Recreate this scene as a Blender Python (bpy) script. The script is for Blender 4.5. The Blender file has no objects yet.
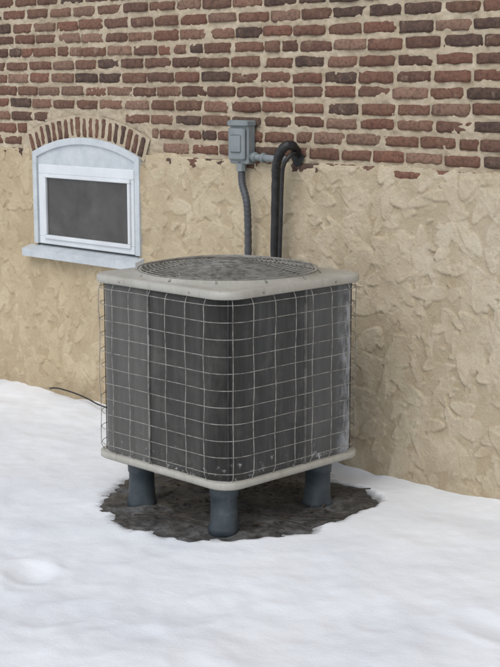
import bpy, math, random
import numpy as np
from mathutils import Vector, noise
random.seed(7); rng=np.random.RandomState(7)
rad=math.radians
scene=bpy.context.scene
S2=math.sqrt(.5)

# ---------------------------------------------------------------- helpers
def mesh_obj(name,verts,faces,mat=None,parent=None,smooth=False,cols=None,loc=None):
    me=bpy.data.meshes.new(name)
    me.from_pydata([tuple(v) for v in verts],[],[tuple(f) for f in faces])
    me.update()
    if cols is not None:
        a=me.color_attributes.new("tint",'FLOAT_COLOR','POINT')
        a.data.foreach_set("color",np.asarray(cols,dtype=np.float32).ravel())
    if smooth: me.polygons.foreach_set("use_smooth",[True]*len(me.polygons))
    o=bpy.data.objects.new(name,me); scene.collection.objects.link(o)
    if mat: me.materials.append(mat)
    if parent: o.parent=parent
    if loc: o.location=loc
    return o
def empty(name,loc=(0,0,0)):
    e=bpy.data.objects.new(name,None); e.location=loc; e.empty_display_size=.2
    scene.collection.objects.link(e); return e
class B:
    def __init__(s): s.v=[];s.f=[]
    def add(s,v,f):
        n=len(s.v); s.v+= [tuple(p) for p in v]; s.f+=[tuple(i+n for i in q) for q in f]
    def tube(s,pts,r,closed=False,k=6,caps=True):
        P=[Vector(p) for p in pts]; n=len(P); V=[];F=[]
        rr=r if hasattr(r,'__len__') else [r]*n
        up=None
        for i in range(n):
            if closed: t=(P[(i+1)%n]-P[i-1]).normalized()
            else: t=(P[min(i+1,n-1)]-P[max(i-1,0)]).normalized()
            if up is None:
                up=Vector((0,0,1)) if abs(t.z)<.9 else Vector((1,0,0))
            a=(up-t*up.dot(t)).normalized(); up=a; b=t.cross(a)
            for j in range(k):
                an=2*math.pi*j/k
                V.append(P[i]+(a*math.cos(an)+b*math.sin(an))*rr[i])
        m=n if closed else n-1
        for i in range(m):
            for j in range(k):
                i2=(i+1)%n
                F.append((i*k+j,i*k+(j+1)%k,i2*k+(j+1)%k,i2*k+j))
        if not closed and caps:
            F.append(tuple(range(k-1,-1,-1))); F.append(tuple((n-1)*k+j for j in range(k)))
        s.add(V,F)
    def box(s,x0,x1,y0,y1,z0,z1,b=0.0):
        if b<=0:
            s.add([(x0,y0,z0),(x1,y0,z0),(x1,y1,z0),(x0,y1,z0),(x0,y0,z1),(x1,y0,z1),(x1,y1,z1),(x0,y1,z1)],
              [(0,3,2,1),(4,5,6,7),(0,1,5,4),(1,2,6,5),(2,3,7,6),(3,0,4,7)])
        else:
            V=[];F=[]
            lv=[(z0,b),(z0+b,0),(z1-b,0),(z1,b)]
            for z,i in lv:
                for (x,y) in [(x0+i+b,y0+i),(x1-i-b,y0+i),(x1-i,y0+i+b),(x1-i,y1-i-b),(x1-i-b,y1-i),(x0+i+b,y1-i),(x0+i,y1-i-b),(x0+i,y0+i+b)]:
                    V.append((x,y,z))
            for l in range(3):
                for j in range(8): F.append((l*8+j,l*8+(j+1)%8,(l+1)*8+(j+1)%8,(l+1)*8+j))
            F.append(tuple(range(7,-1,-1))); F.append(tuple(range(24,32)))
            s.add(V,F)
    def loft(s,rings,cap0=False,cap1=False):
        n=len(rings[0]); V=[p for r in rings for p in r]; F=[]
        for l in range(len(rings)-1):
            for j in range(n): F.append((l*n+j,l*n+(j+1)%n,(l+1)*n+(j+1)%n,(l+1)*n+j))
        if cap0: F.append(tuple(range(n-1,-1,-1)))
        if cap1: F.append(tuple((len(rings)-1)*n+j for j in range(n)))
        s.add(V,F)
    def obj(s,name,mat,parent=None,smooth=False,loc=None): return mesh_obj(name,s.v,s.f,mat,parent,smooth,loc=loc)
def smooth_path(pts,n=8):
    P=[Vector(p) for p in pts]; P=[P[0]*2-P[1]]+P+[P[-1]*2-P[-2]]; out=[]
    for i in range(1,len(P)-2):
        for k in range(n):
            t=k/n
            out.append(.5*((2*P[i])+(P[i+1]-P[i-1])*t+(2*P[i-1]-5*P[i]+4*P[i+1]-P[i+2])*t*t+(3*P[i]-P[i-1]-3*P[i+1]+P[i+2])*t**3))
    out.append(P[-2]); return out

# ---------------------------------------------------------------- material helpers
class M:
    def __init__(s,name,rough=.8,col=(.5,.5,.5),metal=0):
        s.m=bpy.data.materials.new(name); s.m.use_nodes=True; s.t=s.m.node_tree
        s.p=s.t.nodes["Principled BSDF"]; s.p.inputs['Roughness'].default_value=rough
        s.p.inputs['Base Color'].default_value=(*col,1); s.p.inputs['Metallic'].default_value=metal
        s.co=s.n('ShaderNodeTexCoord').outputs['Object']
    def n(s,t,**k):
        nd=s.t.nodes.new(t)
        for a,b in k.items(): setattr(nd,a,b)
        return nd
    def l(s,a,b): s.t.links.new(a,b)
    def noise(s,scale,detail=6,rough=.6,dist=0,vec=None):
        nd=s.n('ShaderNodeTexNoise'); nd.inputs['Scale'].default_value=scale; nd.inputs['Detail'].default_value=detail
        nd.inputs['Roughness'].default_value=rough; nd.inputs['Distortion'].default_value=dist
        s.l(vec or s.co,nd.inputs['Vector']); return nd.outputs['Fac']
    def mapping(s,sc):
        nd=s.n('ShaderNodeMapping'); nd.inputs['Scale'].default_value=sc; s.l(s.co,nd.inputs['Vector']); return nd.outputs['Vector']
    def ramp(s,fac,stops):
        nd=s.n('ShaderNodeValToRGB'); cr=nd.color_ramp
        while len(cr.elements)<len(stops): cr.elements.new(.5)
        for e,(p,c) in zip(cr.elements,stops):
            e.position=p; e.color=(*c,1) if hasattr(c,'__len__') else (c,c,c,1)
        s.l(fac,nd.inputs[0]); return nd.outputs[0]
    def rng(s,val,a,b):
        nd=s.n('ShaderNodeMapRange'); nd.inputs['From Min'].default_value=a; nd.inputs['From Max'].default_value=b
        s.l(val,nd.inputs['Value']); return nd.outputs[0]
    def xyz(s):
        nd=s.n('ShaderNodeSeparateXYZ'); s.l(s.co,nd.inputs[0]); return nd.outputs
    def mix(s,fac,a,b,mode='MIX'):
        nd=s.n('ShaderNodeMix',data_type='RGBA',blend_type=mode)
        for sock,v in ((nd.inputs[0],fac),(nd.inputs[6],a),(nd.inputs[7],b)):
            if isinstance(v,(int,float)): sock.default_value=v if sock==nd.inputs[0] else (v,v,v,1)
            elif isinstance(v,tuple): sock.default_value=(*v,1)
            else: s.l(v,sock)
        return nd.outputs[2]
    def base(s,c): s.l(c,s.p.inputs['Base Color'])
    def bump(s,h,dist=.01,strength=1.0):
        nd=s.n('ShaderNodeBump'); nd.inputs['Distance'].default_value=dist; nd.inputs['Strength'].default_value=strength
        s.l(h,nd.inputs['Height'])
        prev=s.p.inputs['Normal'].links
        if prev: s.l(prev[0].from_socket,nd.inputs['Normal'])
        s.l(nd.outputs[0],s.p.inputs['Normal'])
    def attr(s,name):
        nd=s.n('ShaderNodeAttribute'); nd.attribute_name=name; return nd.outputs['Color'],nd.outputs['Fac']

m=M('brick_mat',.92); c,_=m.attr('tint')
n1=m.noise(25,8,.7); c2=m.mix(m.ramp(n1,[(.38,0),(.75,.8)]),c,m.mix(.6,c,(.26,.155,.10)))
n2=m.noise(11,9,.8,.5); smear=m.ramp(n2,[(.57,0),(.66,.5)])
c3=m.mix(smear,c2,(.38,.29,.20))
n3=m.noise(60,4,.6); c4=m.mix(m.ramp(n3,[(.3,.6),(.55,0)]),c3,(.035,.022,.018))
m.base(c4); m.bump(n3,.006,.8); m.bump(n1,.008,.7); BRICK=m.m
m=M('mortar_mat',.95); n=m.noise(14,8,.7); c=m.ramp(n,[(.3,(.35,.28,.19)),(.5,(.48,.40,.285)),(.72,(.60,.51,.39))])
n2=m.noise(2.2,5,.6); c=m.mix(m.ramp(n2,[(.4,0),(.7,.45)]),c,(.31,.235,.16))
m.base(c); m.bump(m.noise(90,6,.7),.006,.8); MORTAR=m.m
# stucco
m=M('stucco_mat',.93); X=m.xyz()
nx_=m.noise(.9,4,.6); add=m.n('ShaderNodeMath',operation='MULTIPLY_ADD'); m.l(nx_,add.inputs[0]); add.inputs[1].default_value=2.4; m.l(X[0],add.inputs[2])
g=m.rng(add.outputs[0],-5.4,-2.6)
n=m.noise(1.6,6,.65,.4)
cw=m.ramp(n,[(.3,(.47,.375,.235)),(.5,(.55,.445,.29)),(.7,(.61,.51,.35))])
cc=m.ramp(n,[(.3,(.52,.435,.305)),(.5,(.58,.495,.36)),(.7,(.63,.55,.42))])
c=m.mix(g,cw,cc)
n2=m.noise(13,8,.75,.8); c=m.mix(m.ramp(n2,[(.38,.32),(.55,0)]),c,(.40,.30,.18))
n8=m.noise(4,6,.75,1.0); c=m.mix(m.ramp(n8,[(.34,.38),(.5,0)]),c,(.37,.285,.175))
n4=m.noise(24,4,.7,1.5); c=m.mix(m.ramp(n4,[(.60,0),(.75,.35)]),c,(.69,.62,.49))
ng=m.noise(150,4,.7); c=m.mix(m.ramp(ng,[(.30,.4),(.46,0)]),c,(.30,.22,.13))
damp=m.ramp(X[2],[(.03,.5),(.18,0)]); nd_=m.noise(6,5,.7); c=m.mix(m.mix(1.0,damp,m.ramp(nd_,[(.35,0),(.6,1)]),'MULTIPLY'),c,(.27,.20,.13))
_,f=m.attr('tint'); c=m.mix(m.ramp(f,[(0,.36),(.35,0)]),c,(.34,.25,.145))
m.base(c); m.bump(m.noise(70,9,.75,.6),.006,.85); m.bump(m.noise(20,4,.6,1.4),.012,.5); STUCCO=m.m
# snow
m=M('snow_mat',.75)
_,f=m.attr('tint'); n=m.noise(1.7,6,.6); c=m.ramp(n,[(.3,(.77,.80,.845)),(.5,(.84,.865,.895)),(.7,(.885,.90,.92))])
n9=m.noise(160,3,.6); c=m.mix(m.ramp(n9,[(.70,0),(.78,.25)]),c,(.45,.42,.38))
n2=m.noise(26,8,.78); sl=m.ramp(n2,[(.35,(.09,.09,.09)),(.52,(.22,.22,.22)),(.66,(.50,.51,.52))])
ad=m.n('ShaderNodeMath',operation='ADD'); m.l(f,ad.inputs[0]); sb=m.n('ShaderNodeMath',operation='MULTIPLY_ADD'); m.l(n2,sb.inputs[0]); sb.inputs[1].default_value=1.6; sb.inputs[2].default_value=-.8; m.l(sb.outputs[0],ad.inputs[1])
gate=m.mix(1.0,m.ramp(ad.outputs[0],[(.12,0),(.75,1)]),m.ramp(f,[(0,0),(.08,1)]),'MULTIPLY')
c=m.mix(gate,c,sl); m.base(c)
m.bump(m.noise(120,4,.6),.003,.45); m.bump(m.noise(12,6,.6),.012,.42); SNOW=m.m
m=M('wet_soil_mat',.45); n=m.noise(24,9,.75); c=m.ramp(n,[(.33,(.026,.025,.023)),(.48,(.060,.057,.053)),(.6,(.11,.105,.098)),(.72,(.30,.30,.30))])
nb=m.noise(5,6,.7); c=m.mix(m.ramp(nb,[(.50,0),(.60,.6)]),c,(.22,.22,.22))
m.base(c); m.bump(n,.02,.8); SOIL=m.m
m=M('beige_enamel_mat',.45); n=m.noise(7,7,.65,.5); c=m.ramp(n,[(.3,(.35,.335,.29)),(.6,(.43,.415,.37)),(.8,(.50,.485,.44))])
v=m.mapping((40,40,3)); n2=m.noise(1,5,.6,0,v); c=m.mix(m.ramp(n2,[(.5,0),(.8,.35)]),c,(.22,.19,.15))
nn=m.noise(45,5,.75); c=m.mix(m.ramp(nn,[(.62,0),(.70,.5)]),c,(.20,.175,.145))
m.base(c); m.bump(m.noise(60,3,.5),.001,.3); ENAMEL=m.m
# coil
m=M('coil_fin_mat',.65); v=m.mapping((1,1,.12)); n=m.noise(16,7,.75,0,v); c=m.ramp(n,[(.3,(.032,.031,.029)),(.55,(.062,.060,.056)),(.75,(.115,.111,.103))])
n5=m.noise(6,7,.7,.3); c=m.mix(m.ramp(n5,[(.50,0),(.7,.4)]),c,(.165,.158,.145))
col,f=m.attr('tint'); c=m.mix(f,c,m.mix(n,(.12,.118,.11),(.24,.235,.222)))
X=m.xyz()
n6=m.noise(22,6,.8); lo=m.ramp(X[2],[(.23,.12),(.42,0)])
ad=m.n('ShaderNodeMath',operation='ADD'); m.l(n6,ad.inputs[0]); m.l(lo,ad.inputs[1])
fr=m.ramp(ad.outputs[0],[(.68,0),(.74,.8)])
c=m.mix(fr,c,(.62,.62,.64))
sy=m.rng(X[1],.25,.33); sx=m.rng(X[0],.36,.40); sxy=m.mix(1.0,sy,sx,'MULTIPLY'); n7=m.noise(12,7,.8,0,m.mapping((1,1,.4)))
c=m.mix(m.mix(1.0,sxy,m.ramp(n7,[(.42,0),(.56,.75)]),'MULTIPLY'),c,(.52,.52,.53))
m.base(c); COIL=m.m
m=M('wire_mat',.5,(.26,.25,.23)); n=m.noise(30,3); m.base(m.ramp(n,[(.35,(.15,.14,.125)),(.6,(.32,.31,.28))])); WIRE=m.m
m=M('retainer_mat',.5); n=m.noise(20,4); m.base(m.ramp(n,[(.35,(.09,.09,.085)),(.65,(.19,.185,.175))])); RETAIN=m.m
m=M('black_mat',.5,(.012,.012,.012)); n=m.noise(20,4); m.base(m.ramp(n,[(.4,(.010,.010,.011)),(.7,(.028,.027,.026))])); BLACK=m.m
m=M('stand_plastic_mat',.5); n=m.noise(12,6,.7); m.base(m.ramp(n,[(.3,(.026,.036,.044)),(.6,(.044,.058,.068)),(.8,(.11,.12,.128))])); m.bump(n,.004,.4); STAND=m.m
m=M('white_paint_mat',.5); n=m.noise(9,7,.7); c=m.ramp(n,[(.3,(.43,.465,.49)),(.6,(.56,.59,.61))])
nn=m.noise(50,6,.75); c=m.mix(m.ramp(nn,[(.60,0),(.70,.5)]),c,(.33,.33,.32)); m.base(c); m.bump(m.noise(50,4),.002,.4); WHITE=m.m
m=M('vinyl_mat',.4,(.72,.74,.75)); n=m.noise(5,5); m.base(m.ramp(n,[(.3,(.61,.63,.645)),(.7,(.72,.74,.755))])); VINYL=m.m
m=M('window_glass_mat',.10); n=m.noise(3,5,.65,.5)
m.base(m.ramp(n,[(.3,(.040,.037,.032)),(.55,(.075,.070,.062)),(.75,(.12,.113,.10))])); m.bump(m.noise(4,2),.003,.2); GLASS=m.m
m=M('grey_box_mat',.5); n=m.noise(12,5); m.base(m.ramp(n,[(.3,(.17,.195,.20)),(.7,(.25,.275,.28))])); GREY=m.m
m=M('conduit_mat',.5); n=m.noise(12,5); m.base(m.ramp(n,[(.3,(.045,.048,.053)),(.7,(.08,.083,.09))])); CONDUIT=m.m
m=M('twig_mat',.8,(.03,.022,.016)); n=m.noise(40,4); m.base(m.ramp(n,[(.3,(.015,.012,.01)),(.7,(.06,.042,.03))])); TWIG=m.m
m=M('leaf_mat',.7); n=m.noise(30,4); m.base(m.ramp(n,[(.3,(.035,.028,.02)),(.7,(.10,.08,.06))])); LEAF=m.m
m=M('roof_shingle_mat',.9); n=m.noise(6,5); m.base(m.ramp(n,[(.3,(.05,.05,.05)),(.7,(.09,.085,.08))])); ROOF=m.m

# ---------------------------------------------------------------- house
house=empty('brick_house')
WX0,WX1,WTOP=-16.,5.,5.2
wc,ww=-6.357,.480; R=1.29; zc=1.531-R; zsill=.86; ZB=1.458
def in_open(x,z,g=0.): return abs(x-wc)<ww+g and z>zsill-g and math.hypot(x-wc,z-zc)<R+g
def axis(lo,f0,f1,hi,fine,coarse):
    a=list(np.arange(lo,f0,coarse)); b=list(np.arange(f0,f1,fine)); c=list(np.arange(f1,hi,coarse))+[hi]
    return np.array(a+b+c)
def grid_mesh(name,xs,zs,Y,mat,parent,skip,cols=None,smooth=True):
    nx,nz=len(xs),len(zs)
    X,Z=np.meshgrid(xs,zs)
    V=np.stack([X,Y,Z],-1).reshape(-1,3)
    F=[]
    for j in range(nz-1):
        zm=.5*(zs[j]+zs[j+1])
        for i in range(nx-1):
            if skip and skip(.5*(xs[i]+xs[i+1]),zm): continue
            a=j*nx+i; F.append((a,a+1,a+nx+1,a+nx))
    return mesh_obj(name,V.tolist(),F,mat,parent,smooth,cols)
xs=axis(WX0,-8.4,-2.9,WX1,.006,.03); zs=np.arange(-.2,1.505,.006)
H=np.zeros((len(zs),len(xs)))
area=(WX1-WX0)*1.7
for k in range(int(area*380)):
    x=rng.uniform(WX0,WX1); z=rng.uniform(-.25,1.55); a=.022+.085*rng.rand()**1.7; b=a*rng.uniform(.28,.8); th=rng.uniform(0,2*math.pi)
    i0,i1=np.searchsorted(xs,[x-a,x+a]); j0,j1=np.searchsorted(zs,[z-a,z+a])
    if i1-i0<1 or j1-j0<1: continue
    dx=xs[i0:i1][None,:]-x; dz=zs[j0:j1][:,None]-z
    p=(dx*math.cos(th)+dz*math.sin(th)); q=(-dx*math.sin(th)+dz*math.cos(th))
    p2=p+ .9*q*q/b
    e=(p2/a)**2+(q/b)**2
    val=rng.uniform(-.002,.004)+ (.0105*rng.uniform(.25,1.2))*np.clip((p2/a+1)/2,0,1)**1.6
    sub=H[j0:j1,i0:i1]
    blend=np.clip((1-e)*6,0,1)
    H[j0:j1,i0:i1]=sub*(1-blend)+blend*np.maximum(sub*.70,val)
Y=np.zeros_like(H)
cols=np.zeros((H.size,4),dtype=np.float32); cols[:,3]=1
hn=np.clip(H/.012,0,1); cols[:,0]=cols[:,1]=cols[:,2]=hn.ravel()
for j,z in enumerate(zs):
    for i,x in enumerate(xs):
        zt=ZB+.030*noise.noise(Vector((x*3.1,0,3)))+.022*noise.noise(Vector((x*14,0,7)))
        y=-.006-H[j,i]-.012*noise.noise(Vector((x*1.7,z*1.7,1)))-.004*noise.noise(Vector((x*6,z*6,1)))
        if z>zt: y=.04
        elif z>zt-.02: y*=.7
        r=math.hypot(x-wc,z-zc)
        if abs(x-wc)<ww+.05 and r>R-.03 and r<R+.13 and z>1.3: y=.04
        Y[j,i]=y
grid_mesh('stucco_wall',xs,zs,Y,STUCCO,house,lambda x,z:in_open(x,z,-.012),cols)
# mortar
xs=axis(WX0,-8.4,-3.0,WX1,.008,.04); zs=np.concatenate([np.arange(1.38,2.75,.008),np.arange(2.75,WTOP,.04),[WTOP]])
Y=np.zeros((len(zs),len(xs)))
for j,z in enumerate(zs):
    for i,x in enumerate(xs):
        Y[j,i]=.0055-.009*noise.noise(Vector((x*9,z*18,2)))-.007*noise.noise(Vector((x*40,z*50,5)))
grid_mesh('mortar_joints',xs,zs,Y,MORTAR,house,lambda x,z:in_open(x,z,.0))
# bricks
pal=[(.145,.066,.043),(.17,.08,.052),(.11,.052,.036),(.20,.105,.07),(.065,.038,.030),(.15,.074,.048),(.23,.135,.095),(.12,.06,.042),(.18,.076,.05)]
bv=[];bf=[];bc=[]
def add_brick(cx,cz,L,Hh,ang=0,yo=0.,depth=.05):
    n0=len(bv); nx,nz=7,4
    ca,sa=math.cos(ang),math.sin(ang)
    col=np.array(random.choice(pal))*random.uniform(.75,1.15)
    tilt=random.uniform(-.004,.004); yo+=random.uniform(-.004,.003)
    s=random.uniform(0,1000)
    for j in range(nz):
        for i in range(nx):
            u=i/(nx-1)*2-1; v=j/(nz-1)*2-1
            uu=math.copysign(abs(u)**.7,u) if u else 0; vv=math.copysign(abs(v)**.6,v)
            e=(abs(u)>.99)+(abs(v)>.99)
            px=uu*L/2*(.98 if e==2 else 1); pz=vv*Hh/2*(.90 if e==2 else 1)
            px+=.006*noise.noise(Vector((s+i*3.1,j*1.7,0))); pz+=.0065*noise.noise(Vector((i*1.3,s+j*2.7,4)))
            y=yo+tilt*u+.005*noise.noise(Vector((s,i*1.1,j*1.9)))+(.006 if e else 0)
            bv.append((cx+px*ca-pz*sa,y-.004,cz+px*sa+pz*ca)); bc.append((*col,1))
    for j in range(nz-1):
        for i in range(nx-1):
            a=n0+j*nx+i; bf.append((a,a+1,a+nx+1,a+nx))
    ring=[i for i in range(nx)]+[j*nx+nx-1 for j in range(1,nz)]+[(nz-1)*nx+i for i in range(nx-2,-1,-1)]+[j*nx for j in range(nz-2,0,-1)]
    nb=len(bv)
    for k in ring:
        x,y,z=bv[n0+k]; bv.append((x,depth,z)); bc.append((*col,1))
    m_=len(ring)
    for k in range(m_):
        bf.append((n0+ring[k],nb+k,nb+(k+1)%m_,n0+ring[(k+1)%m_]))
def in_arch(x,z): return abs(x-wc)<.60 and z>1.30 and math.hypot(x-wc,z-zc)<R+.135
course=.0735; row=0; z=ZB-.028
while z<WTOP-.05:
    x=WX0+random.uniform(0,.2); zrow=z
    while x<WX1-.1:
        L=random.choice([.205,.20,.195,.10,.19,.10]) if row%6==2 else random.uniform(.175,.208)
        x0,x1=x,min(x+L,WX1-.01); x+=L+random.uniform(.014,.026)
        hh=random.uniform(.046,.054); zz=zrow+random.uniform(-.003,.003)+.008*noise.noise(Vector((x*.8,row*3.,0)))
        def bad(xx): return in_arch(xx,zz-hh/2) or in_arch(xx,zz+hh/2)
        while x1-x0>.03 and bad(x0): x0+=.01
        while x1-x0>.03 and bad(x1): x1-=.01
        if x1-x0<.045 or any(bad(x0+(x1-x0)*t) for t in (.25,.5,.75)): continue
        add_brick((x0+x1)/2,zz,x1-x0,hh)
    z+=course; row+=1
na=19; A=math.asin((ww+.03)/(R+.02))
for k in range(na):
    a=-A+2*A*(k+.5)/na; r=R+.066
    add_brick(wc+r*math.sin(a),zc+r*math.cos(a),.114,2*A*r/na-.019,math.pi/2-a,-.008)
mesh_obj('brick_courses',bv,bf,BRICK,house,True,bc)
# mortar bed behind the arch ring
b=B(); V=[];F=[]
for i in range(41):
    a=-A*1.03+2*A*1.03*i/40
    for r in (R-.004,R+.132): V.append((wc+r*math.sin(a),-.007+.004*noise.noise(Vector((i*.7,r*9,0))),zc+r*math.cos(a)))
for i in range(40): F.append((2*i,2*i+2,2*i+3,2*i+1))
b.add(V,F); b.obj('arch_mortar',MORTAR,house,True)
b=B(); b.box(WX0,WX1,.06,8.,-.3,WTOP); b.obj('house_body',MORTAR,house)
b=B(); e=.25
b.add([(WX0-e,-e,WTOP+.003),(WX1+e,-e,WTOP+.003),(WX1+e,8+e,WTOP+.003),(WX0-e,8+e,WTOP+.003),(WX0-e,4,WTOP+2.4),(WX1+e,4,WTOP+2.4)],
 [(0,3,2,1),(0,1,5,4),(2,3,4,5),(0,4,3),(1,2,5)]); b.obj('roof',ROOF,house)
# window
def outline(d,zb):
    w=ww-d; r=R-d; a=math.asin(w/r); pts=[(wc-w,zb)]
    for k in range(21):
        t=-a+2*a*k/20; pts.append((wc+r*math.sin(t),zc+r*math.cos(t)))
    pts.append((wc+w,zb)); return pts
def arched(b,d0,d1,zb,y0,y1):
    o=outline(d0,zb); i=outline(d1,zb); n=len(o)
    V=[(x,y0,z) for x,z in o]+[(x,y0,z) for x,z in i]+[(x,y1,z) for x,z in o]+[(x,y1,z) for x,z in i]; F=[]
    for k in range(n-1):
        F+= [(k,n+k,n+k+1,k+1),(k,k+1,2*n+k+1,2*n+k),(n+k+1,n+k,3*n+k,3*n+k+1)]
    F+=[(0,2*n,3*n,n),(n-1,2*n-1,4*n-1,3*n-1)]
    b.add(V,F)
b=B(); arched(b,-.006,.032,.90,-.020,.05); b.obj('window_casing',WHITE,house)
b=B(); o=outline(.028,.9); b.add([(x,-.006,z) for x,z in o],[tuple(range(len(o)-1,-1,-1))])
b.obj('window_arch_panel',WHITE,house)
sx0,sx1,sz0,sz1=-6.79,-5.92,.902,1.372
gx0,gx1,gz0,gz1=-6.71,-5.965,.958,1.296
b=B(); t0,t1=-.018,.0
b.box(sx0,sx1,t0,t1,gz1+.02,sz1,.004); b.box(sx0,sx1,t0,t1,sz0,gz0-.012,.004)
b.box(sx0,gx0-.02,t0+.001,t1,gz0-.012,gz1+.02,.003); b.box(gx1+.02,sx1,t0+.001,t1,gz0-.012,gz1+.02,.003)
b.obj('window_frame',VINYL,house)
b=B(); t0,t1=-.030,-.008
b.box(gx0-.022,gx1+.022,t0,t1,gz1,gz1+.022,.003); b.box(gx0-.022,gx1+.022,t0,t1,gz0-.024,gz0,.003)
b.box(gx0-.020,gx0,t0+.001,t1,gz0,gz1,.003); b.box(gx1,gx1+.020,t0+.001,t1,gz0,gz1,.003)
b.obj('window_sash',VINYL,house)
b=B(); b.box(gx0-.005,gx1+.005,-.014,-.010,gz0-.005,gz1+.005); b.obj('window_glass',GLASS,house)
b=B(); b.add([(-6.90,-.070,.822),(-5.85,-.070,.822),(-5.85,.05,.822),(-6.90,.05,.822),(-6.90,-.073,.868),(-5.85,-.073,.868),(-5.85,.05,.902),(-6.90,.05,.902)],
 [(0,3,2,1),(4,5,6,7),(0,1,5,4),(1,2,6,5),(2,3,7,6),(3,0,4,7)]); b.obj('window_sill',WHITE,house)

# ---------------------------------------------------------------- electrical disconnect box
eb=empty('electrical_disconnect_box')
b=B(); x0,x1=-5.118,-4.985
b.box(x0,x1,-.060,-.005,1.440,1.635,.006)
b.box(x0-.006,x1+.006,-.074,-.004,1.628,1.658,.006)
b.obj('enclosure',GREY,eb)
b=B(); b.box(x0+.008,x1-.008,-.080,-.062,1.462,1.618,.006); b.box(x0+.03,x1-.03,-.087,-.0805,1.50,1.585,.003); b.obj('cover',GREY,eb)
b=B(); b.tube([(-4.985,-.04,1.478),(-4.90,-.04,1.476)],.017,k=12); b.tube([(-4.965,-.04,1.478),(-4.945,-.04,1.478)],.025,k=8)
b.tube([(-4.905,-.04,1.476),(-4.885,-.04,1.476)],.025,k=8)
b.tube(smooth_path([(-4.89,-.04,1.476),(-4.84,-.04,1.474),(-4.80,-.03,1.470),(-4.78,.02,1.47)]),.018,k=12); b.obj('conduit_fitting',GREY,eb,True)
w=empty('electrical_conduit')
pth=smooth_path([(-5.045,-.045,1.45),(-5.045,-.045,1.40),(-5.03,-.055,1.34),(-4.985,-.07,1.26),(-4.975,-.07,1.15),(-4.975,-.07,.95),(-4.97,-.10,.6),(-4.92,-.2,.42),(-4.80,-.36,.40)],14)
rr=[.0185+.0014*math.sin(i*2.1) for i in range(len(pth))]
b=B(); b.tube(pth,rr,k=10); b.obj('flexible_conduit',CONDUIT,w,True)
b=B(); b.tube([(-5.045,-.045,1.445),(-5.045,-.045,1.405)],.025,k=8); b.obj('conduit_nut',GREY,w)
rl=empty('refrigerant_line')
pth=smooth_path([(-4.705,.03,1.47),(-4.695,-.02,1.52),(-4.68,-.07,1.545),(-4.705,-.10,1.53),(-4.745,-.10,1.46),(-4.76,-.09,1.36),(-4.77,-.085,1.1),(-4.775,-.085,.75),(-4.76,-.13,.42),(-4.70,-.3,.36),(-4.6,-.40,.36)],12)
b=B(); b.tube(pth,[.023+.003*noise.noise(Vector((i*.4,0,0))) for i in range(len(pth))],k=12); b.obj('insulated_suction_line',BLACK,rl,True)
pth=smooth_path([(-4.70,.03,1.45),(-4.68,-.03,1.50),(-4.67,-.08,1.50),(-4.69,-.11,1.45),(-4.706,-.105,1.36),(-4.716,-.10,1.2),(-4.728,-.095,1.0),(-4.73,-.095,.7),(-4.70,-.15,.45),(-4.62,-.39,.42)],12)
b=B(); b.tube(pth,.010,k=8); b.obj('liquid_line',BLACK,rl,True)
b=B(); ang=np.linspace(0,2*math.pi,14,endpoint=False)
b.add([( -4.690+.04*math.cos(t)*(1+.2*math.sin(3*t)),-.013,1.475+.035*math.sin(t)) for t in ang],[tuple(range(13,-1,-1))]); b.obj('wall_penetration',BLACK,rl)

# ---------------------------------------------------------------- air conditioner
AC=(-4.36,-.807,0)
ac=empty('air_conditioner',AC)
def rrpt(s,h,r):
    st=2*(h-r); arc=math.pi/2*r; L=4*(st+arc); d=(s%1)*L
    k=int(d//(st+arc)); k=min(k,3); d-=k*(st+arc)
    if d<st: x,y,nx,ny=-(h-r)+d,-h,0,-1
    else:
        a=(d-st)/r; x=(h-r)+r*math.sin(a); y=-(h-r)-r*math.cos(a); nx,ny=math.sin(a),-math.cos(a)
    for _ in range(k): x,y=-y,x; nx,ny=-ny,nx
    return x,y,nx,ny
NP=128
def rring(h,r,z,n=NP): return [(rrpt(i/n,h,r)[0],rrpt(i/n,h,r)[1],z) for i in range(n)]
def cring(rd,z,n=NP):
    out=[]
    for i in range(n):
        x,y,_,_=rrpt(i/n,.43,.09); a=math.atan2(y,x); out.append((rd*math.cos(a),rd*math.sin(a),z))
    return out
b=B()
b.loft([rring(.36,.08,.206),rring(.425,.09,.203),rring(.431,.095,.208),rring(.431,.095,.229),rring(.427,.09,.234),rring(.34,.08,.236)],True,True)
b.obj('base_pan',ENAMEL,ac,True)
T=1.0
b=B()
b.loft([rring(.36,.09,T-.010),rring(.428,.095,T-.012),rring(.434,.095,T-.007),rring(.434,.095,T+.016),rring(.429,.095,T+.023),rring(.415,.09,T+.026),
  cring(.402,T+.030),cring(.394,T+.043),cring(.384,T+.047),cring(.374,T+.040),cring(.364,T-.01),cring(.362,T-.11)])
b.obj('top_cap',ENAMEL,ac,True)
b=B(); b.loft([cring(.361,T-.105),cring(.361,T-.24)],False,True)
b.add([(.361*math.cos(t),.361*math.sin(t),T-.17) for t in np.linspace(0,2*math.pi,48,endpoint=False)],[tuple(range(48))]); b.obj('fan_shroud',BLACK,ac)
NF=1240; V=[];F=[];C=[]; zsl=[.235,.60,T-.011]
for l,z in enumerate(zsl):
    for i in range(NF):
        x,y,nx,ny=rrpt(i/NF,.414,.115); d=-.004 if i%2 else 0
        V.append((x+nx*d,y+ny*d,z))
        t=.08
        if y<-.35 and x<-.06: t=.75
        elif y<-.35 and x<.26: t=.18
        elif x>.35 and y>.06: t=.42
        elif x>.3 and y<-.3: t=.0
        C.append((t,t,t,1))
for l in range(2):
    for j in range(NF): F.append((l*NF+j,l*NF+(j+1)%NF,(l+1)*NF+(j+1)%NF,(l+1)*NF+j))
mesh_obj('condenser_coil',V,F,COIL,ac,False,C)
b=B()
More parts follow.
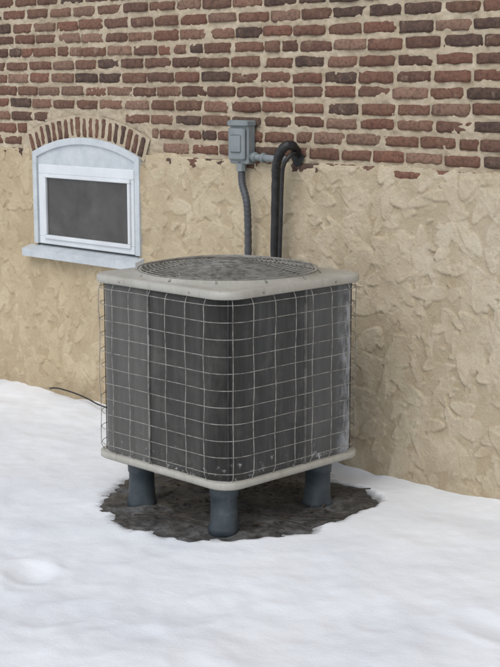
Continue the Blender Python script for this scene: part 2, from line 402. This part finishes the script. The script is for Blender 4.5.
def strip(s,h,r,wd,z0,z1,out):
    x,y,nx,ny=rrpt(s,h,r); tx,ty=-ny,nx
    V=[]
    for z in (z0,z1):
        for a,o in ((-wd,0),(-wd,out),(wd,out),(wd,0)): V.append((x+tx*a+nx*o,y+ty*a+ny*o,z))
    b.add(V,[(0,1,5,4),(1,2,6,5),(2,3,7,6),(3,0,4,7)])
def s_of(side,t,h,r):
    st=2*(h-r);arc=math.pi/2*r;L=4*(st+arc); return (side*(st+arc)+(t+(h-r)))/L
for side in range(4):
    tt=-.05 if side==0 else .05
    strip(s_of(side,tt,.415,.115),.415,.115,.0045,.236,T-.012,.008)
b.obj('coil_retainers',RETAIN,ac)
b=B()
for side in range(4):
    st=2*.299; arc=math.pi/2*.115
    strip((side*(st+arc)+st+arc*.55)/(4*(st+arc)),.415,.115,.004,.236,T-.012,.004)
b.obj('corner_seams',BLACK,ac)
# wire guard
b=B(); GH,GR=.434,.125; NW=96
for k in range(11):
    z=.270+k*.0695
    b.tube([(rrpt(i/NW,GH,GR)[0]+.004*noise.noise(Vector((i*.11,k*5.,0))),rrpt(i/NW,GH,GR)[1]+.004*noise.noise(Vector((i*.11,k*5.,9))),z+.004*noise.noise(Vector((math.sin(i/NW*6.283)*2,k*5.,3)))) for i in range(NW)],.0016,closed=True,k=5)
nv=28
for k in range(nv):
    x,y,nx,ny=rrpt((k+.35+random.uniform(-.07,.07))/nv,GH+.003,GR)
    pts=[(x-nx*.026,y-ny*.026,.222),(x-nx*.010,y-ny*.010,.243),(x,y,.262)]+[(x+nx*.003*math.sin(j*1.3+k),y+ny*.003*math.sin(j*1.3+k),.262+.07*j) for j in range(1,10)]+[(x,y,.955),(x-nx*.006,y-ny*.006,.975),(x-nx*.018,y-ny*.018,.992)]
    b.tube(pts,.0017,k=5)
b.obj('wire_guard',WIRE,ac)
# fan guard
b=B(); nr=18
def gz(r): return T+.048+.040*(1-(r/.39)**2)
for k in range(nr):
    r=.075+(.394-.075)*k/(nr-1)
    b.tube([(r*math.cos(t),r*math.sin(t),gz(r)) for t in np.linspace(0,2*math.pi,64,endpoint=False)],.0023,closed=True,k=5)
for k in range(12):
    a=2*math.pi*(k+.3)/12
    for da in (-.012,.012):
        b.tube([(r*math.cos(a+da*.385/r*.5),r*math.sin(a+da*.385/r*.5),gz(r)-.005) for r in (.06,.15,.25,.34,.39)]+[(.408*math.cos(a+da*.5),.408*math.sin(a+da*.5),T+.030)],.0026,k=5)
b.obj('fan_guard',WIRE,ac)
b=B(); b.loft([[(r*math.cos(t),r*math.sin(t),z+T) for t in np.linspace(0,2*math.pi,32,endpoint=False)] for r,z in ((.072,.078),(.072,.086),(.06,.089),(.02,.090))],True,True); b.obj('fan_guard_hub',RETAIN,ac)
b=B(); b.loft([[(r*math.cos(t),r*math.sin(t),z+T) for t in np.linspace(0,2*math.pi,32,endpoint=False)] for r,z in ((.075,-.1),(.075,.05),(.06,.065),(.01,.066))],True,True); b.obj('fan_motor',BLACK,ac)
b=B()
for k in range(4):
    a0=k*math.pi/2+.3; V=[];F=[]
    for i in range(7):
        r=.05+.28*i/6
        for j in range(6):
            a=a0+(j/5)*1.05; V.append((r*math.cos(a),r*math.sin(a),T-.09+.07*j/5))
    for i in range(6):
        for j in range(5): q=i*6+j; F.append((q,q+1,q+7,q+6))
    b.add(V,F)
b.obj('fan_blades',STAND,ac)
b=B()
for side in range(4):
    for t in (-.22,.22):
        x,y,nx,ny=rrpt(s_of(side,t,.434,.095),.434,.095)
        b.tube([(x-nx*.002,y-ny*.002,T+.004),(x+nx*.003,y+ny*.003,T+.004)],.005,k=8)
b.obj('cap_screws',WIRE,ac)
# stands
b=B(); GZ=.018
for (lx,ly) in ((.322,-.338),(-.21,-.33),(.345,.215),(-.23,.23)):
    rings=[]
    prof=[(.070,GZ-.03),(.066,GZ+.004),(.059,GZ+.03),(.056,.10),(.056,.15),(.060,.155),(.062,.196),(.060,.2035)]
    ph=random.uniform(0,6)
    for r,z in prof:
        rings.append([(lx+r*(1+(.08*math.sin(5*t+ph) if z<GZ+.02 else 0))*math.cos(t),ly+r*(1+(.06*math.sin(4*t+ph) if z<GZ+.02 else 0))*math.sin(t),z) for t in np.linspace(0,2*math.pi,28,endpoint=False)])
    b.loft(rings,True,True)
b.obj('support_stands',STAND,ac,True)

# ---------------------------------------------------------------- ground + snow
def expo(lo,f0,f1,hi,fine):
    c=list(np.arange(f0,f1+1e-6,fine)); s=fine
    x=c[-1]
    while x<hi: s*=1.25; x+=s; c.append(min(x,hi))
    s=fine; x=c[0]
    while x>lo: s*=1.25; x-=s; c.insert(0,max(x,lo))
    return np.array(c)
PC=(AC[0]+.03,AC[1]-.005)
def patch(x,y):
    dx,dy=x-PC[0],y-PC[1]; l=(dx+dy)*S2; d=(-dx+dy)*S2
    r=math.hypot(l/1.0,(d)/1.02)
    r2=math.hypot((l-.36)/.26,(d-.02)/.24)*.52
    r=min(r,r2)
    n=.06*noise.noise(Vector((x*3.2,y*3.2,16)))+.045*noise.noise(Vector((x*10,y*10,4)))+.022*noise.noise(Vector((x*32,y*32,4)))
    return r-.51-n
dips=[(random.uniform(-5.2,-2.2),random.uniform(-3.4,-1.2),random.uniform(0,3.1),random.uniform(.005,.014)) for _ in range(30)]
xs=expo(-150,-8.3,-1.7,150,.016); ys=expo(-150,-3.4,.03,160,.016)
V=[];C=[]
for y in ys:
    for x in xs:
        near=(-9<x<-1 and -4.2<y<.5)
        z=.0+.034*noise.noise(Vector((x*.45,y*.45,1)))+.020*noise.noise(Vector((x*1.6,y*1.6,2)))
        t=0.
        if near:
            z+=.010*noise.noise(Vector((x*5,y*5,3)))+.004*noise.noise(Vector((x*14,y*14,3)))
            for (a,c_,th,dp) in dips:
                ux,uy=x-a,y-c_
                if abs(ux)<.4 and abs(uy)<.4:
                    p=ux*math.cos(th)+uy*math.sin(th); q=-ux*math.sin(th)+uy*math.cos(th)
                    e=(p/.13)**2+(q/.07)**2; z-=dp*math.exp(-e)-dp*.4*math.exp(-(e-2.2)**2)
            wz=max(0,1+y/.25) if y<0 else 1
            z=z*(1-.6*wz)+.003*wz+wz*.03*noise.noise(Vector((x*2.5,0,9)))+wz*.012*noise.noise(Vector((x*9,0,9)))
            dx,dy=x-PC[0],y-PC[1]; rr2=dx*dx+dy*dy
            g=math.exp(-rr2/.75)*(1-wz); z=z*(1-g)+(.034+.01*noise.noise(Vector((x*6,y*6,3))))*g
            if rr2<1.6:
                d=patch(x,y)
                if d<.20:
                    k=max(0,min(1,(d+.04)/.15)); k=k*k*(3-2*k)
                    z=z*k+(1-k)*(-.022)
                    t=max(0,min(1,1-(d+.00)/.11))
        V.append((x,y,z)); C.append((t,t,t,1))
nx=len(xs); F=[]
for j in range(len(ys)-1):
    for i in range(nx-1):
        a=j*nx+i; F.append((a,a+1,a+nx+1,a+nx))
mesh_obj('snow',V,F,SNOW,None,True,C)
xs=expo(-155,-5.3,-3.3,155,.02); ys=expo(-155,-1.8,.1,165,.02)
V=[]
for y in ys:
    for x in xs:
        z=-.09
        if -7<x<-2 and -3.5<y<1:
            g=min(1,max(0,1.6-1.6*math.hypot(x-PC[0],y-PC[1])/1.0)); g=min(1,g*1.4); g=g*g*(3-2*g)
            z=-.09*(1-g)+g*(.006+.014*noise.noise(Vector((x*7,y*7,0)))+.011*noise.noise(Vector((x*22,y*22,0))))
        V.append((x,y,z))
nx=len(xs); F=[(j*nx+i,j*nx+i+1,(j+1)*nx+i+1,(j+1)*nx+i) for j in range(len(ys)-1) for i in range(nx-1)]
mesh_obj('ground',V,F,SOIL,None,True)
b=B()
for k in range(130):
    a=random.uniform(0,6.28); r=.47*math.sqrt(random.random()); x=PC[0]+r*math.cos(a); y=PC[1]+r*math.sin(a)
    s=random.uniform(.008,.022); th=random.uniform(0,6.28); c_,s_=math.cos(th),math.sin(th); z=.012+random.uniform(0,.008)
    P=[(-s,0,0),(-s*.3,-s*.5,.004),(s*.5,-s*.35,.008),(s,0,.002),(s*.4,s*.45,.007),(-s*.4,s*.4,.003)]
    b.add([(x+p*c_-q*s_,y+p*s_+q*c_,z+h) for p,q,h in P],[(0,1,2,3,4,5)])
b.obj('fallen_leaves',LEAF)
def ld(l,d): return (AC[0]+(l-d)*S2,AC[1]+(l+d)*S2)
b=B()
for (l0,d0,l1,d1,z0,z1) in ((.38,-.10,.64,.02,.03,.042),(.1,-.45,.24,-.56,.025,.04),(.2,-.3,.5,-.35,.02,.02),(-.4,-.3,-.1,-.42,.02,.02),(.0,-.2,.35,-.5,.02,.03)):
    x0,y0=ld(l0,d0); x1,y1=ld(l1,d1)
    mid=((x0+x1)/2+random.uniform(-.03,.03),(y0+y1)/2+random.uniform(-.03,.03),max(z0,z1)+.008)
    b.tube(smooth_path([(x0,y0,z0),mid,(x1,y1,z1)],5),.003,k=5)
b.obj('twigs',TWIG)
b=B(); b.tube(smooth_path([(-6.70,-.04,.03),(-6.6,-.05,.045),(-6.45,-.06,.045),(-6.3,-.08,.04),(-6.15,-.12,.035),(-5.95,-.16,.03),(-5.8,-.25,.005)],8),.005,k=6); b.obj('ground_cable',BLACK)

# ---------------------------------------------------------------- camera, light
cam=bpy.data.cameras.new('camera'); co=bpy.data.objects.new('camera',cam); scene.collection.objects.link(co)
co.location=(0,-5.03,1.83); co.rotation_euler=(rad(90-10.05),0,rad(45))
cam.sensor_fit='VERTICAL'; cam.sensor_height=24; cam.lens=24*1400/667; cam.clip_end=600; cam.clip_start=.05
scene.camera=co
w=bpy.data.worlds.new("World"); scene.world=w; w.use_nodes=True; nt=w.node_tree
sky=nt.nodes.new('ShaderNodeTexSky'); sky.sky_type='NISHITA'; sky.sun_disc=False
EL,AZ=50,rad(165)
sky.sun_elevation=rad(EL); sky.sun_rotation=AZ
hs=nt.nodes.new('ShaderNodeHueSaturation'); hs.inputs['Saturation'].default_value=.42
nt.links.new(sky.outputs[0],hs.inputs['Color']); nt.links.new(hs.outputs[0],nt.nodes['Background'].inputs[0])
nt.nodes['Background'].inputs[1].default_value=.15
sun=bpy.data.lights.new('sun','SUN'); sun.energy=1.45; sun.angle=rad(45); sun.color=(1,.985,.96)
so=bpy.data.objects.new('sun',sun); scene.collection.objects.link(so)
d=Vector((math.sin(AZ)*math.cos(rad(EL)),math.cos(AZ)*math.cos(rad(EL)),math.sin(rad(EL))))
so.rotation_euler=d.to_track_quat('Z','Y').to_euler()
scene.view_settings.view_transform='Standard'; scene.view_settings.look='None'; scene.view_settings.exposure=0
